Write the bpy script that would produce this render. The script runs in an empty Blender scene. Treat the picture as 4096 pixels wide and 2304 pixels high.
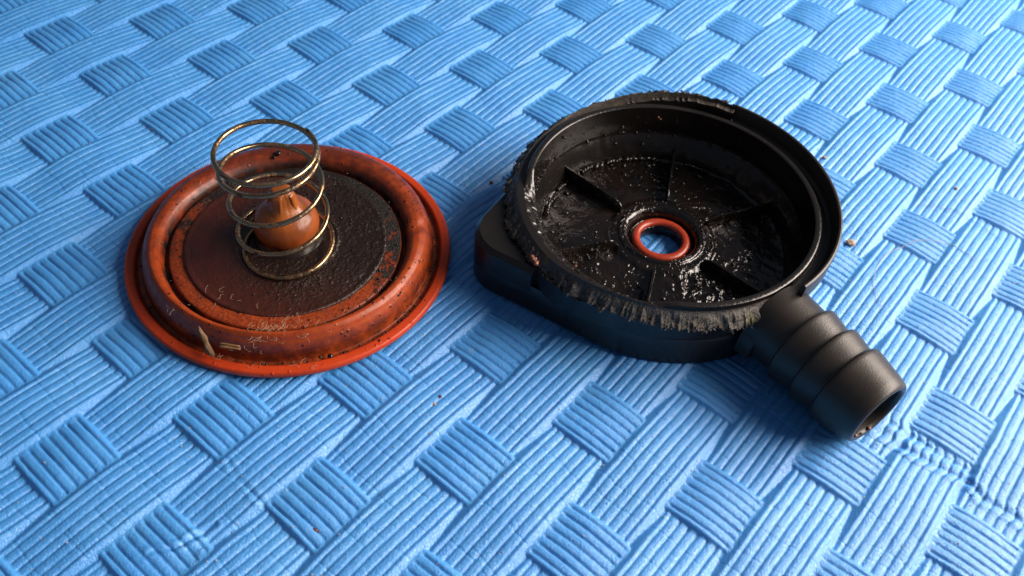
import bpy, bmesh, math, random
import numpy as np
from mathutils import Vector, Matrix, noise as mnoise
random.seed(7)
rng = np.random.default_rng(7)
sc = bpy.context.scene
C = sc.collection
sc.unit_settings.scale_length = 0.01          # one unit is one centimetre
R_ = math.radians

# ------------------------------------------------------------------ camera
cam = bpy.data.cameras.new('camera')
cam_o = bpy.data.objects.new('camera', cam)
C.objects.link(cam_o)
cam.sensor_width = 36
cam.lens = 30.9
cam.clip_start = 0.5
cam.clip_end = 500
RM = np.array([[0.6423253645, -0.7635842319, 0.0660094449],
               [-0.5447951705, -0.5154596721, -0.6614374865],
               [0.5390884419, 0.3888964478, -0.7470898236]])
CAMP = np.array([-5.78467, -4.77931, 12.77103])
m = Matrix(((RM[0][0], -RM[1][0], -RM[2][0], CAMP[0]),
            (RM[0][1], -RM[1][1], -RM[2][1], CAMP[1]),
            (RM[0][2], -RM[1][2], -RM[2][2], CAMP[2]),
            (0, 0, 0, 1)))
cam_o.matrix_world = m
cam.dof.use_dof = True
cam.dof.focus_distance = 15.6
cam.dof.aperture_fstop = 0.32
sc.camera = cam_o

# ------------------------------------------------------------------ room light
w = bpy.data.worlds.new("World")
sc.world = w
w.use_nodes = True
bg = w.node_tree.nodes['Background']
bg.inputs['Color'].default_value = (0.62, 0.72, 0.95, 1)
bg.inputs['Strength'].default_value = 0.14
la = bpy.data.lights.new('window_light', 'AREA')
la.shape = 'RECTANGLE'
la.size = 48
la.size_y = 30
la.energy = 84000
la.color = (1.0, 0.87, 0.77)
lo = bpy.data.objects.new('window_light', la)
C.objects.link(lo)
tgt = Vector((6, 1, 0))
az, el, dist = R_(-47), R_(34), 52
lo.location = tgt + Vector((math.cos(el) * math.cos(az), math.cos(el) * math.sin(az), math.sin(el))) * dist
lo.rotation_euler = (tgt - lo.location).to_track_quat('-Z', 'Y').to_euler()
sc.view_settings.view_transform = 'Standard'
sc.view_settings.look = 'None'
sc.view_settings.exposure = 0
sc.view_settings.gamma = 1
sc.render.engine = 'CYCLES'
sc.render.resolution_x = 1024
sc.render.resolution_y = 576

# ------------------------------------------------------------------ helpers
AX, AY = 2.1282447, 1.184047      # weave pitch of the mat along and across its strips


def ground(px, py, z=0.0):
    d = np.array([(px - 512) / 879.37, (py - 288) / 879.37, 1.0]) @ RM
    t = (z - CAMP[2]) / d[2]
    return CAMP + d * t


def tag(o, label=None, cat=None, group=None, kind=None):
    if label: o['label'] = label
    if cat: o['category'] = cat
    if group: o['group'] = group
    if kind: o['kind'] = kind
    return o


def thing(name, label, cat, loc=(0, 0, 0), group=None):
    o = bpy.data.objects.new(name, None)
    o.empty_display_size = 0.3
    C.objects.link(o)
    o.location = loc
    return tag(o, label, cat, group)


def obj(name, verts, faces, mat, parent=None, smooth=True, sharp=40):
    me = bpy.data.meshes.new(name)
    if isinstance(verts, np.ndarray) and isinstance(faces, np.ndarray):
        n = len(verts); k = faces.shape[1]
        me.vertices.add(n); me.vertices.foreach_set('co', verts.astype(np.float32).ravel())
        me.loops.add(faces.size); me.loops.foreach_set('vertex_index', faces.astype(np.int32).ravel())
        me.polygons.add(len(faces))
        me.polygons.foreach_set('loop_start', np.arange(len(faces), dtype=np.int32) * k)
        me.update(calc_edges=True); me.validate()
    else:
        me.from_pydata([tuple(v) for v in verts], [], [tuple(f) for f in faces])
        me.update()
    if smooth:
        me.shade_smooth()
        if sharp: me.set_sharp_from_angle(angle=R_(sharp))
    me.materials.append(mat)
    o = bpy.data.objects.new(name, me)
    C.objects.link(o)
    if parent: o.parent = parent
    return o


def vnoise(x, y, seed=0):
    """smooth value noise in numpy, range -1..1"""
    xi = np.floor(x).astype(np.int64); yi = np.floor(y).astype(np.int64)
    fx = x - xi; fy = y - yi
    fx = fx * fx * (3 - 2 * fx); fy = fy * fy * (3 - 2 * fy)

    def h(a, b):
        n = (a * 374761393 + b * 668265263 + seed * 974634777) & 0x7fffffff
        n = ((n ^ (n >> 13)) * 1274126177) & 0x7fffffff
        n = n ^ (n >> 16)
        return (n & 0xffff) / 32767.5 - 1
    return ((h(xi, yi) * (1 - fx) + h(xi + 1, yi) * fx) * (1 - fy) +
            (h(xi, yi + 1) * (1 - fx) + h(xi + 1, yi + 1) * fx) * fy)


def fbm(x, y, seed=0, o=4):
    s = 0; a = 1; t = 0
    for k in range(o):
        s = s + a * vnoise(x * 2 ** k, y * 2 ** k, seed + k); t += a; a *= .5
    return s / t


def fillet(pts, r=0.03, n=3):
    """round the inner corners of an open 2D polyline"""
    out = [pts[0]]
    for a, b, c in zip(pts, pts[1:], pts[2:]):
        a, b, c = (np.array(q, float) for q in (a, b, c))
        la_, lc = np.linalg.norm(a - b), np.linalg.norm(c - b)
        d = min(r, la_ * .45, lc * .45)
        p, q = b + (a - b) / la_ * d, b + (c - b) / lc * d
        for k in range(n + 1):
            t = k / n
            out.append(tuple((1 - t) ** 2 * p + 2 * t * (1 - t) * b + t * t * q))
    out.append(pts[-1])
    return out


def densify(pts, step):
    out = []
    for a, b in zip(pts, pts[1:]):
        a, b = np.array(a, float), np.array(b, float)
        k = max(1, int(np.linalg.norm(b - a) / step + .5))
        for i in range(k): out.append(tuple(a + (b - a) * i / k))
    out.append(pts[-1])
    return out


def revolve(pts, n=128, disp=None, closed=False):
    """pts: (r, z) list -> verts, quads (numpy); disp(theta, r, z, i) -> (r, z)"""
    P = np.array(pts, float)
    th = np.linspace(0, 2 * np.pi, n, endpoint=False)
    T, Rr = np.meshgrid(th, P[:, 0], indexing='ij')
    Z = np.tile(P[:, 1], (n, 1))
    if disp: Rr, Z = disp(T, Rr.copy(), Z.copy())
    V = np.stack([Rr * np.cos(T), Rr * np.sin(T), Z], -1).reshape(-1, 3)
    k = len(P)
    i, j = np.meshgrid(np.arange(n), np.arange(k if closed else k - 1), indexing='ij')
    i = i.ravel(); j = j.ravel(); i2 = (i + 1) % n; j2 = (j + 1) % k
    F = np.stack([i * k + j, i2 * k + j, i2 * k + j2, i * k + j2], 1)[:, ::-1]
    return V, F


def tube(path, rad, n=10, rfun=None, caps=True):
    P = np.array(path, float)
    T = np.gradient(P, axis=0); T /= np.linalg.norm(T, axis=1)[:, None]
    up = np.array([0, 0, 1.0])
    if abs(T[0] @ up) > .9: up = np.array([1.0, 0, 0])
    N = np.cross(T[0], up); N /= np.linalg.norm(N)
    V = []
    for i in range(len(P)):
        N = N - T[i] * (N @ T[i]); N /= np.linalg.norm(N)
        B = np.cross(T[i], N)
        for k in range(n):
            a = 2 * math.pi * k / n
            r = rad if rfun is None else rfun(i / (len(P) - 1), a)
            V.append(P[i] + r * (math.cos(a) * N + math.sin(a) * B))
    F = []
    for i in range(len(P) - 1):
        for k in range(n):
            k2 = (k + 1) % n
            F.append((i * n + k, i * n + k2, (i + 1) * n + k2, (i + 1) * n + k))
    if caps:
        V.append(P[0]); a = len(V) - 1
        V.append(P[-1]); b = len(V) - 1
        for k in range(n):
            k2 = (k + 1) % n
            F.append((a, k2, k)); F.append((b, (len(P) - 1) * n + k, (len(P) - 1) * n + k2))
    return V, F


def merge(parts):
    V = []; F = []
    for v, f in parts:
        o = len(V); V += [tuple(q) for q in v]; F += [tuple(int(i) + o for i in q) for q in f]
    return V, F


# ------------------------------------------------------------------ materials
class NT:
    def __init__(s, name):
        s.m = bpy.data.materials.new(name); s.m.use_nodes = True
        s.t = s.m.node_tree; s.b = s.t.nodes['Principled BSDF']
        s.co = s.t.nodes.new('ShaderNodeTexCoord').outputs['Object']

    def n(s, kind, **kw):
        nd = s.t.nodes.new('ShaderNode' + kind)
        for k, v in kw.items():
            if k in nd.inputs: s.put(nd.inputs[k], v)
            else: setattr(nd, k, v)
        return nd

    def put(s, sock, v):
        if isinstance(v, bpy.types.NodeSocket): s.t.links.new(v, sock)
        elif isinstance(v, (tuple, list)) and len(v) == 3 and sock.type == 'RGBA': sock.default_value = (*v, 1)
        else: sock.default_value = v

    def noise(s, scale, detail=4, rough=.5, co=None, dist=0):
        nd = s.n('TexNoise'); nd.inputs['Scale'].default_value = scale; nd.inputs['Detail'].default_value = detail
        nd.inputs['Roughness'].default_value = rough; nd.inputs['Distortion'].default_value = dist
        s.put(nd.inputs['Vector'], co or s.co); return nd.outputs['Fac']

    def vor(s, scale, feature='F1', co=None, rnd=1):
        nd = s.n('TexVoronoi'); nd.feature = feature; nd.inputs['Scale'].default_value = scale
        nd.inputs['Randomness'].default_value = rnd
        s.put(nd.inputs['Vector'], co or s.co); return nd.outputs['Distance']

    def ramp(s, fac, a, b, lo=0.0, hi=1.0):
        nd = s.n('MapRange'); nd.clamp = True
        s.put(nd.inputs['Value'], fac)
        for k, v in (('From Min', a), ('From Max', b), ('To Min', lo), ('To Max', hi)): nd.inputs[k].default_value = v
        return nd.outputs['Result']

    def math(s, op, a, b=0.0, c=0.0):
        nd = s.n('Math'); nd.operation = op
        for i, v in enumerate((a, b, c)): s.put(nd.inputs[i], v)
        return nd.outputs[0]

    def mix(s, fac, a, b):
        nd = s.n('Mix'); nd.data_type = 'RGBA'
        s.put(nd.inputs[0], fac); s.put(nd.inputs[6], a); s.put(nd.inputs[7], b)
        return nd.outputs[2]

    def bump(s, h, dist, strength=1.0, normal=None):
        nd = s.n('Bump'); s.put(nd.inputs['Height'], h); nd.inputs['Distance'].default_value = dist
        nd.inputs['Strength'].default_value = strength
        if normal: s.put(nd.inputs['Normal'], normal)
        return nd.outputs['Normal']

    def radius(s, cx=0.0, cy=0.0):
        sp = s.n('SeparateXYZ'); s.put(sp.inputs[0], s.co)
        x = s.math('SUBTRACT', sp.outputs[0], cx); y = s.math('SUBTRACT', sp.outputs[1], cy)
        return s.math('SQRT', s.math('ADD', s.math('MULTIPLY', x, x), s.math('MULTIPLY', y, y))), x, y, sp.outputs[2]

    def set(s, **kw):
        names = dict(col='Base Color', rough='Roughness', metal='Metallic', spec='Specular IOR Level', normal='Normal',
                     coat='Coat Weight', coatr='Coat Roughness', sss='Subsurface Weight', sssr='Subsurface Radius',
                     ssss='Subsurface Scale', sheen='Sheen Weight', alpha='Alpha', trans='Transmission Weight', ior='IOR')
        for k, v in kw.items(): s.put(s.b.inputs[names[k]], v)
        return s.m


def mat_foam():
    s = NT('blue_eva_foam')
    n1 = s.noise(1.1, 3); n2 = s.noise(26, 4, .6); n3 = s.noise(7, 3)
    col = s.mix(s.ramp(n1, .35, .65), (0.052, 0.300, 0.74), (0.066, 0.330, 0.76))
    wear = s.noise(.55, 4, .6, dist=.6)
    col = s.mix(s.ramp(wear, .50, .72, 0, .45), col, (0.10, 0.385, 0.78))
    mp = s.n('Mapping'); s.put(mp.inputs['Vector'], s.co); mp.inputs['Rotation'].default_value = (0, 0, .5); mp.inputs['Scale'].default_value = (.5, 6, 1)
    scuff = s.noise(2.2, 5, .7, co=mp.outputs[0], dist=1.2)
    col = s.mix(s.ramp(scuff, .66, .74, 0, .35), col, (0.22, 0.50, 0.80))
    grime = s.noise(.8, 5, .7)
    col = s.mix(s.ramp(grime, .60, .75, 0, .30), col, (0.045, 0.22, 0.55))
    col = s.mix(s.ramp(n2, .52, .72, 0, .30), col, (0.10, 0.38, 0.78))
    cr = s.vor(17, 'DISTANCE_TO_EDGE')
    nd = s.n('VectorMath'); nd.operation = 'SCALE'
    col = s.mix(s.ramp(cr, 0.0, .06, .28, 0), col, (0.012, 0.16, 0.52))
    dust = s.vor(3.1); col = s.mix(s.ramp(dust, .018, .026, .75, 0), col, (0.5, 0.45, 0.4))
    h = s.math('ADD', s.math('MULTIPLY', s.ramp(cr, 0, .12), .55), s.math('MULTIPLY', n2, 1.3))
    h = s.math('ADD', h, s.math('MULTIPLY', n3, .8))
    nrm = s.bump(h, .011, .6)
    fine = s.noise(60, 3, .6)
    nrm = s.bump(fine, .005, .6, nrm)
    return s.set(col=col, rough=s.ramp(n2, .3, .7, .40, .52), spec=1.0, normal=nrm, sss=.25, sssr=(0.02, 0.08, 0.22), ssss=.5)


def mat_diaphragm():
    s = NT('orange_silicone_with_oil_stains')
    r, x, y, z = s.radius()
    at = s.n('Attribute'); at.attribute_name = 'profile_radius'; r = at.outputs['Fac']
    big = s.noise(1.0, 4, .6); med = s.noise(4.5, 5, .65); fin = s.noise(19, 4, .7)
    base = s.mix(s.ramp(big, .35, .65), (0.46, 0.040, 0.006), (0.52, 0.052, 0.008))
    torus = s.mix(s.ramp(med, .35, .7), (0.36, 0.056, 0.008), (0.23, 0.030, 0.005))
    in_rim = s.ramp(r, 2.85, 2.90, 1, 0)
    col = s.mix(in_rim, base, torus)
    # mottled brown film: heavier at the far (+y +x) side of the roll, in the two grooves, and around the plate
    az_dark = s.math('ADD', s.math('MULTIPLY', x, .16), s.math('MULTIPLY', y, .16))  # darker towards the far right of the disc
    darkening = s.math('ADD', s.math('ADD', az_dark, s.math('MULTIPLY', s.math('SUBTRACT', med, .5), 1.1)), .12)
    darkening = s.math('MULTIPLY', s.ramp(darkening, .05, .6, 0, .75), in_rim)
    col = s.mix(darkening, col, (0.045, 0.009, 0.006))
    g1 = s.math('MULTIPLY', s.ramp(r, 2.31, 2.27, 0, 1), s.ramp(r, 2.14, 2.17, 0, 1))
    g1 = s.math('MULTIPLY', g1, s.ramp(s.noise(2.2, 4, .6), .30, .6, .15, 1))
    col = s.mix(g1, col, (0.012, 0.008, 0.007))
    g2 = s.math('MULTIPLY', s.ramp(r, 2.90, 2.87, 0, 1), s.ramp(r, 2.66, 2.74, 0, 1))
    col = s.mix(s.math('MULTIPLY', g2, s.ramp(med, .35, .6, .15, .75)), col, (0.05, 0.010, 0.005))
    # the flat ring inside: patches of tar, thick on the right
    ring = s.ramp(r, 2.16, 2.14, 0, 1)
    rc = s.mix(s.ramp(fin, .40, .62), (0.16, 0.022, 0.005), (0.34, 0.058, 0.010))
    col = s.mix(ring, col, rc)
    side = s.math('ADD', s.math('MULTIPLY', x, .17), s.math('MULTIPLY', y, .07))
    tar = s.math('ADD', side, s.math('ADD', s.math('MULTIPLY', s.math('SUBTRACT', s.noise(2.6, 5, .7), .5), 1.7), s.math('MULTIPLY', s.math('SUBTRACT', fin, .5), .8)))
    tar = s.math('MULTIPLY', s.ramp(tar, -.10, .02), ring)
    col = s.mix(tar, col, (0.010, 0.008, 0.006))
    spk = s.vor(5.5); spk2 = s.vor(12)
    sp = s.math('MAXIMUM', s.ramp(spk, .10, .16, .9, 0), s.math('MULTIPLY', s.ramp(spk2, .10, .20, .8, 0), s.ramp(med, .48, .56)))
    col = s.mix(s.math('MULTIPLY', sp, s.ramp(r, 3.0, 2.9, .25, 1)), col, (0.03, 0.008, 0.005))
    h = s.math('ADD', s.math('MULTIPLY', med, .5), s.math('MULTIPLY', s.math('MULTIPLY', fin, tar), 2.2))
    h = s.math('ADD', h, s.math('MULTIPLY', s.ramp(spk, .08, .2, 1, 0), .5))
    ro = s.ramp(med, .3, .7, .36, .50)
    return s.set(col=col, rough=ro, spec=.38, normal=s.bump(h, .03, .7), sss=.15, sssr=(0.3, 0.06, 0.02), ssss=.25, coat=.05, coatr=.3)


def mat_plate():
    s = NT('oily_brown_plate')
    r, x, y, z = s.radius()
    big = s.noise(1.3, 4, .6); fin = s.noise(24, 4, .7); med = s.noise(6, 5, .7)
    brown = s.mix(s.ramp(big, .3, .7), (0.024, 0.0065, 0.004), (0.070, 0.013, 0.006))
    rx = s.math('ADD', s.math('MULTIPLY', x, .38), s.math('MULTIPLY', y, -.22))
    k = s.math('ADD', rx, s.math('MULTIPLY', s.math('SUBTRACT', med, .5), 1.1))
    k = s.math('ADD', k, s.math('MULTIPLY', s.math('SUBTRACT', big, .5), 1.4))
    k = s.math('ADD', k, s.ramp(r, .60, 1.75, .72, -.22))
    k = s.ramp(s.math('ADD', k, s.math('MULTIPLY', s.math('SUBTRACT', fin, .5), .5)), -.55, .45)
    col = s.mix(k, brown, (0.015, 0.0075, 0.005))
    lump = s.vor(14, 'SMOOTH_F1')
    h = s.math('MULTIPLY', s.math('ADD', s.math('MULTIPLY', fin, 1.2), s.ramp(lump, 0, .6, 1, 0)), s.ramp(k, .2, 1, .35, 1))
    return s.set(col=col, rough=s.ramp(k, 0, 1, .38, .26), spec=.5, normal=s.bump(h, .020, .8))


def mat_amber():
    s = NT('amber_plastic')
    r, x, y, z = s.radius()
    n = s.noise(5, 4, .6); f = s.noise(22, 4, .7)
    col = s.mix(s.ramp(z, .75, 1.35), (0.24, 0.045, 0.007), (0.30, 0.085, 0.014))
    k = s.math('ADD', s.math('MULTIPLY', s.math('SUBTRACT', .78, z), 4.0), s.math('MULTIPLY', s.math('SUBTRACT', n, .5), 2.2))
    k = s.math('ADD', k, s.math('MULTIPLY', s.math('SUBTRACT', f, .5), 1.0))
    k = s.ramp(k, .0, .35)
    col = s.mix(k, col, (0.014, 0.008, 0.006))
    return s.set(col=col, rough=.30, spec=.5, normal=s.bump(s.math('ADD', f, n), .010, .5), sss=.35, sssr=(0.5, 0.14, 0.03), ssss=.35)


def mat_wire():
    s = NT('oily_spring_wire')
    n = s.noise(3.2, 4, .6); f = s.noise(17, 4, .7)
    d = s.math('ADD', s.math('MULTIPLY', n, 1.0), s.math('MULTIPLY', f, .3))
    k = s.ramp(d, .665, .80)
    col = s.mix(s.ramp(n, .35, .65), (0.44, 0.32, 0.18), (0.28, 0.18, 0.095))
    col = s.mix(k, col, (0.055, 0.028, 0.016))
    return s.set(col=col, metal=s.ramp(k, 0, 1, 1, .3), rough=s.ramp(k, 0, 1, .24, .45), normal=s.bump(s.math('ADD', s.math('MULTIPLY', f, .3), k), .010, .45))


def mat_black(name, rough=.42, col=(0.011, 0.0095, 0.009), nsc=30, bd=.004, coat=0.0):
    s = NT(name)
    n = s.noise(nsc, 4, .6); b = s.noise(1.5, 3)
    c = s.mix(s.ramp(b, .35, .65), col, tuple(q * 1.25 for q in col))
    dust = s.vor(9); c = s.mix(s.ramp(dust, .03, .05, .5, 0), c, (0.12, 0.10, 0.09))
    return s.set(col=c, rough=s.ramp(b, .3, .7, rough * .9, rough * 1.12), spec=.40, normal=s.bump(n, bd, .7), coat=coat, coatr=.1)


def mat_wet(name='oil_wetted_plastic'):
    s = NT(name)
    n = s.noise(4.2, 3, .5, dist=.4); f = s.noise(26, 3, .6); b = s.noise(1.6, 3)
    drops = s.ramp(s.vor(6.5, 'F1'), .0, .30, 1, 0)
    drops = s.math('MULTIPLY', s.math('POWER', drops, .6), s.ramp(s.noise(2.3, 3), .45, .6))
    h = s.math('ADD', s.math('ADD', s.math('MULTIPLY', n, 1.3), s.math('MULTIPLY', f, .06)), s.math('MULTIPLY', drops, .55))
    col = s.mix(s.ramp(b, .4, .65), (0.0045, 0.0038, 0.0035), (0.009, 0.0055, 0.004))
    return s.set(col=col, rough=s.ramp(f, .3, .7, .09, .20), spec=.45, normal=s.bump(h, .055, .85), coat=.2, coatr=.06)


def mat_cut():
    s = NT('sawn_black_plastic')
    f = s.noise(20, 5, .75); n = s.noise(5, 3)
    yel = s.ramp(s.noise(2.1, 2), .66, .72)
    rust = s.ramp(s.noise(3.3, 2, .5, dist=.3), .70, .76)
    col = s.mix(s.ramp(f, .35, .7), (0.013, 0.011, 0.009), (0.085, 0.070, 0.056))
    col = s.mix(s.math('MULTIPLY', yel, .45), col, (0.11, 0.10, 0.02))
    col = s.mix(s.math('MULTIPLY', rust, .5), col, (0.10, 0.03, 0.012))
    return s.set(col=col, rough=.38, spec=.5, normal=s.bump(s.math('ADD', f, n), .03, .9))


def mat_seal():
    s = NT('red_rubber_seal')
    n = s.noise(14, 4, .6)
    return s.set(col=s.mix(s.ramp(n, .35, .65), (0.29, 0.030, 0.010), (0.36, 0.042, 0.014)), rough=.33, spec=.5,
                 normal=s.bump(n, .006, .5), sss=.1, sssr=(0.2, 0.04, 0.02), ssss=.2)


def mat_plain(name, col, rough=.6, var=.3, nsc=12, bump_d=.005, **kw):
    s = NT(name)
    n = s.noise(nsc, 4, .65)
    c = s.mix(s.ramp(n, .3, .7), tuple(q * (1 - var) for q in col), tuple(min(1, q * (1 + var)) for q in col))
    return s.set(col=c, rough=rough, normal=s.bump(n, bump_d, .7), **kw)


M_FOAM = mat_foam(); M_DIA = mat_diaphragm(); M_PLATE = mat_plate(); M_AMB = mat_amber(); M_WIRE = mat_wire()
M_BLK = mat_black('satin_black_plastic', rough=.28)
M_NOZ = mat_black('worn_matt_black_plastic', rough=.40, col=(0.021, 0.017, 0.014), nsc=38, bd=.006)
M_WET = mat_wet(); M_WALL = mat_black('oil_filmed_wall', rough=.22, col=(0.006, 0.005, 0.0045), nsc=6, bd=.010, coat=.15); M_CUT = mat_cut(); M_SEAL = mat_seal()
M_OIL = mat_plain('black_oil', (0.008, 0.006, 0.005), rough=.17, bump_d=.002)
M_LINT = mat_plain('pale_lint', (0.42, 0.30, 0.20), rough=.7)
M_WOOD = mat_plain('dry_wood', (0.17, 0.09, 0.035), rough=.7, nsc=30)
M_TAN = mat_plain('tan_crumb', (0.36, 0.27, 0.20), rough=.7)
M_RUST = mat_plain('rusty_red_grit', (0.14, 0.04, 0.018), rough=.4)
M_HAIR = mat_plain('pale_hair', (0.45, 0.42, 0.42), rough=.4)

# ------------------------------------------------------------------ foam mat
CREASES = []      # (polyline in world xy, depth, width, kind)
g = lambda px, py: ground(px, py)[:2]
CREASES.append((np.array([g(880, 431), g(905, 447), g(930, 462), g(968, 480), g(985, 498), g(1024, 522), g(1060, 545)]), .026, .05))
CREASES.append((np.array([g(891, 424), g(915, 437), g(940, 452), g(972, 470)]), .020, .045))
CREASES.append((np.array([g(228, 460), g(238, 477), g(252, 493), g(262, 506)]), .010, .03))
CREASES.append((np.array([g(150, 556), g(180, 546), g(205, 531), g(214, 527)]), .030, .035))
PLEATS = CREASES[:2]


def dist_to(pl, px, py):
    best = np.full(px.shape, 99.0)
    for a_, b_ in zip(pl, pl[1:]):
        d = b_ - a_; L2 = d @ d
        tt = np.clip(((px - a_[0]) * d[0] + (py - a_[1]) * d[1]) / L2, 0, 1)
        best = np.minimum(best, np.hypot(px - a_[0] - tt * d[0], py - a_[1] - tt * d[1]))
    return best


def mat_height(x, y, fine=True):
    # slight wander so that the moulding is not ruler-straight
    xw = x + .022 * vnoise(x * .5, y * .5, 3) + .006 * vnoise(x * 2.3, y * 2.3, 5)
    yw = y + .022 * vnoise(x * .5, y * .5, 11) + .006 * vnoise(x * 2.3, y * 2.3, 12)
    for pl, dep, wid in PLEATS:
        lo_ = pl.min(0) - 1; hi_ = pl.max(0) + 1
        sel = (x > lo_[0]) & (x < hi_[0]) & (y > lo_[1]) & (y < hi_[1])
        if sel.any():
            dd = dist_to(pl, x[sel], y[sel])
            yw[sel] += .055 * np.exp(-(dd / .13) ** 2) * (1 + .5 * vnoise(x[sel] * 2, y[sel] * 2, 55))
    u = xw / AX; v = -yw / AY
    H = np.full(x.shape, -9.0)
    j0 = np.round(v)
    for dj in (-1, 0, 1):
        j = j0 + dj
        t = (v - j)
        a = .052 * np.cos(np.pi * (u - j - 1))
        fr = (t * 7 + .5) % 1 - .5
        tt = np.abs(t)
        rib = .052 * (1 - np.sqrt(np.clip(1 - np.abs(2 * fr) ** 3.4 * .99, 0, 1)))
        rib *= np.clip((.47 - tt) / .06, 0, 1)
        hu = a - rib - .62 * np.maximum(0, (tt - .415) * AY)
        if fine:
            k = xw / .47 + .16 * vnoise(v * 2.1, j * 3.0 + xw * 0, 21) + .5 * vnoise(j * 1.7, np.round(xw / .47) * 1.0, 8)
            dcr = np.abs(k - np.round(k)) * .47
            on = vnoise(np.round(k) * 1.3, np.floor(v * 7 + .5) * .71, 31) > -.35
            hu -= .010 * np.exp(-(dcr / .013) ** 2) * on * (tt < .5)
        H = np.maximum(H, hu)
    i0 = np.round(u)
    for di in (-1, 0, 1):
        i = i0 + di
        # strip index of the patch of this column nearest to v (i + j even)
        j = 2 * np.round((v - i) / 2) + i
        t = v - j
        s = (u - i) * AX
        hv = .040 * np.cos(np.pi * np.clip(t, -1, 1) * 1.12) + .002
        fr = (s / .166) % 1 - .5
        ss = np.abs(s)
        rib = .058 * (1 - np.sqrt(np.clip(1 - np.abs(2 * fr) ** 3.0 * .99, 0, 1)))
        rib *= np.clip((.60 - ss) / .05, 0, 1) * np.clip((.50 - np.abs(t)) / .06, 0, 1)
        hv = hv - rib - 1.1 * np.maximum(0, ss - .575) - .012 * np.clip((ss - .45) / .12, 0, 1) ** 2
        hv = np.where(np.abs(t) < .62, hv, -9)
        H = np.maximum(H, hv)
    H = H + .012 * vnoise(x * .9, y * .9, 40) + .006 * vnoise(x * 3.1, y * 3.1, 41) + (.0025 * vnoise(x * 14, y * 14, 42) if fine else 0)
    for pl, dep, wid in CREASES:
        lo_ = pl.min(0) - 1; hi_ = pl.max(0) + 1
        sel = (x > lo_[0]) & (x < hi_[0]) & (y > lo_[1]) & (y < hi_[1])
        if not sel.any(): continue
        px = x[sel] + .05 * vnoise(x[sel] * 3.5, y[sel] * 3.5, 50); py = y[sel] + .05 * vnoise(x[sel] * 3.5, y[sel] * 3.5, 51)
        best = np.full(px.shape, 99.0)
        for a_, b_ in zip(pl, pl[1:]):
            d = b_ - a_; L2 = d @ d
            tt = np.clip(((px - a_[0]) * d[0] + (py - a_[1]) * d[1]) / L2, 0, 1)
            best = np.minimum(best, np.hypot(px - a_[0] - tt * d[0], py - a_[1] - tt * d[1]))
        var = .75 + .35 * vnoise(x[sel] * 2.5, y[sel] * 2.5, 52)
        H[sel] += var * (-dep * np.exp(-(best / wid) ** 2) + dep * .7 * np.exp(-((best - 2.4 * wid) / (1.3 * wid)) ** 2))
    return H


def build_mat():
    quad = np.array([ground(-30, -30)[:2], ground(1054, -30)[:2], ground(1054, 606)[:2], ground(-30, 606)[:2]])
    c0 = np.array([-14.0, -16.0]); c1 = np.array([36.0, 30.0]); cs = .08
    nx, ny = ((c1 - c0) / cs).astype(int)
    cx = c0[0] + (np.arange(nx) + .5) * cs; cy = c0[1] + (np.arange(ny) + .5) * cs
    X, Y = np.meshgrid(cx, cy, indexing='ij')
    ins = np.ones(X.shape, bool)
    cen = quad.mean(0)
    for a, b in zip(quad, np.roll(quad, -1, 0)):
        n = np.array([-(b - a)[1], (b - a)[0]]); n /= np.linalg.norm(n)
        if n @ (cen - a) < 0: n = -n
        ins &= ((X - a[0]) * n[0] + (Y - a[1]) * n[1]) > -.1
    # coarse cells
    def grid(mask, sub, fine):
        ii, jj = np.nonzero(mask)
        if sub > 1:
            o = np.arange(sub)
            ii = (ii[:, None, None] * sub + o[None, :, None] + 0 * o[None, None, :]).ravel()
            jj = (jj[:, None, None] * sub + 0 * o[None, :, None] + o[None, None, :]).ravel()
        W = ny * sub + 1
        corners = np.stack([ii * W + jj, (ii + 1) * W + jj, (ii + 1) * W + jj + 1, ii * W + jj + 1], 1)
        uq, inv = np.unique(corners, return_inverse=True)
        gx = c0[0] + (uq // W) * cs / sub; gy = c0[1] + (uq % W) * cs / sub
        return np.stack([gx, gy, mat_height(gx, gy, fine)], 1), inv.reshape(-1, 4)
    V1, F1 = grid(ins, 4, True)
    V2, F2 = grid(~ins, 1, False)
    V = np.concatenate([V1, V2]); F = np.concatenate([F1, F2 + len(V1)])
    o = obj('foam_mat', V, F, M_FOAM, sharp=0)
    tag(o, 'bright blue ribbed foam mat with a basket weave relief under everything', kind='structure')
    return len(F)


nf = build_mat()

# ------------------------------------------------------------------ diaphragm
DX, DY = 1.16, 5.62
dia = thing('diaphragm', 'round orange rubber diaphragm disc stained with black oil lying on the mat', 'diaphragm', (DX, DY, 0))
prof = [(2.0, .10), (2.70, .06), (3.02, .05), (3.095, .09), (3.10, .17), (3.07, .215), (2.93, .222), (2.895, .19), (2.875, .125), (2.77, .115),
        (2.755, .26), (2.735, .38), (2.69, .51), (2.61, .62), (2.50, .68), (2.40, .675), (2.32, .62), (2.265, .52), (2.245, .44), (2.24, .41), (2.215, .40),
        (2.19, .41), (2.18, .46), (2.15, .515), (2.05, .53), (1.80, .53), (1.7, .50)]


def dia_disp(T, Rr, Z):
    wob = .012 * np.sin(2 * T + .5) + .008 * np.sin(3 * T + 2)
    Z2 = Z + .010 * fbm(np.cos(T) * Rr * 2.2 + 40, np.sin(T) * Rr * 2.2, 60, 3) * (Z > .24) + wob * (Z > .24)
    # pinched fold in the roll at the right
    dth = (T - R_(-42) + np.pi) % (2 * np.pi) - np.pi
    fold = np.exp(-(dth / .05) ** 2) * (Z > .3) * (Rr > 2.3)
    return (Rr - .02 * fold), Z2 - .03 * fold + .008 * np.exp(-((dth - .1) / .06) ** 2) * (Rr > 2.3) * (Z > .3)


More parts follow.
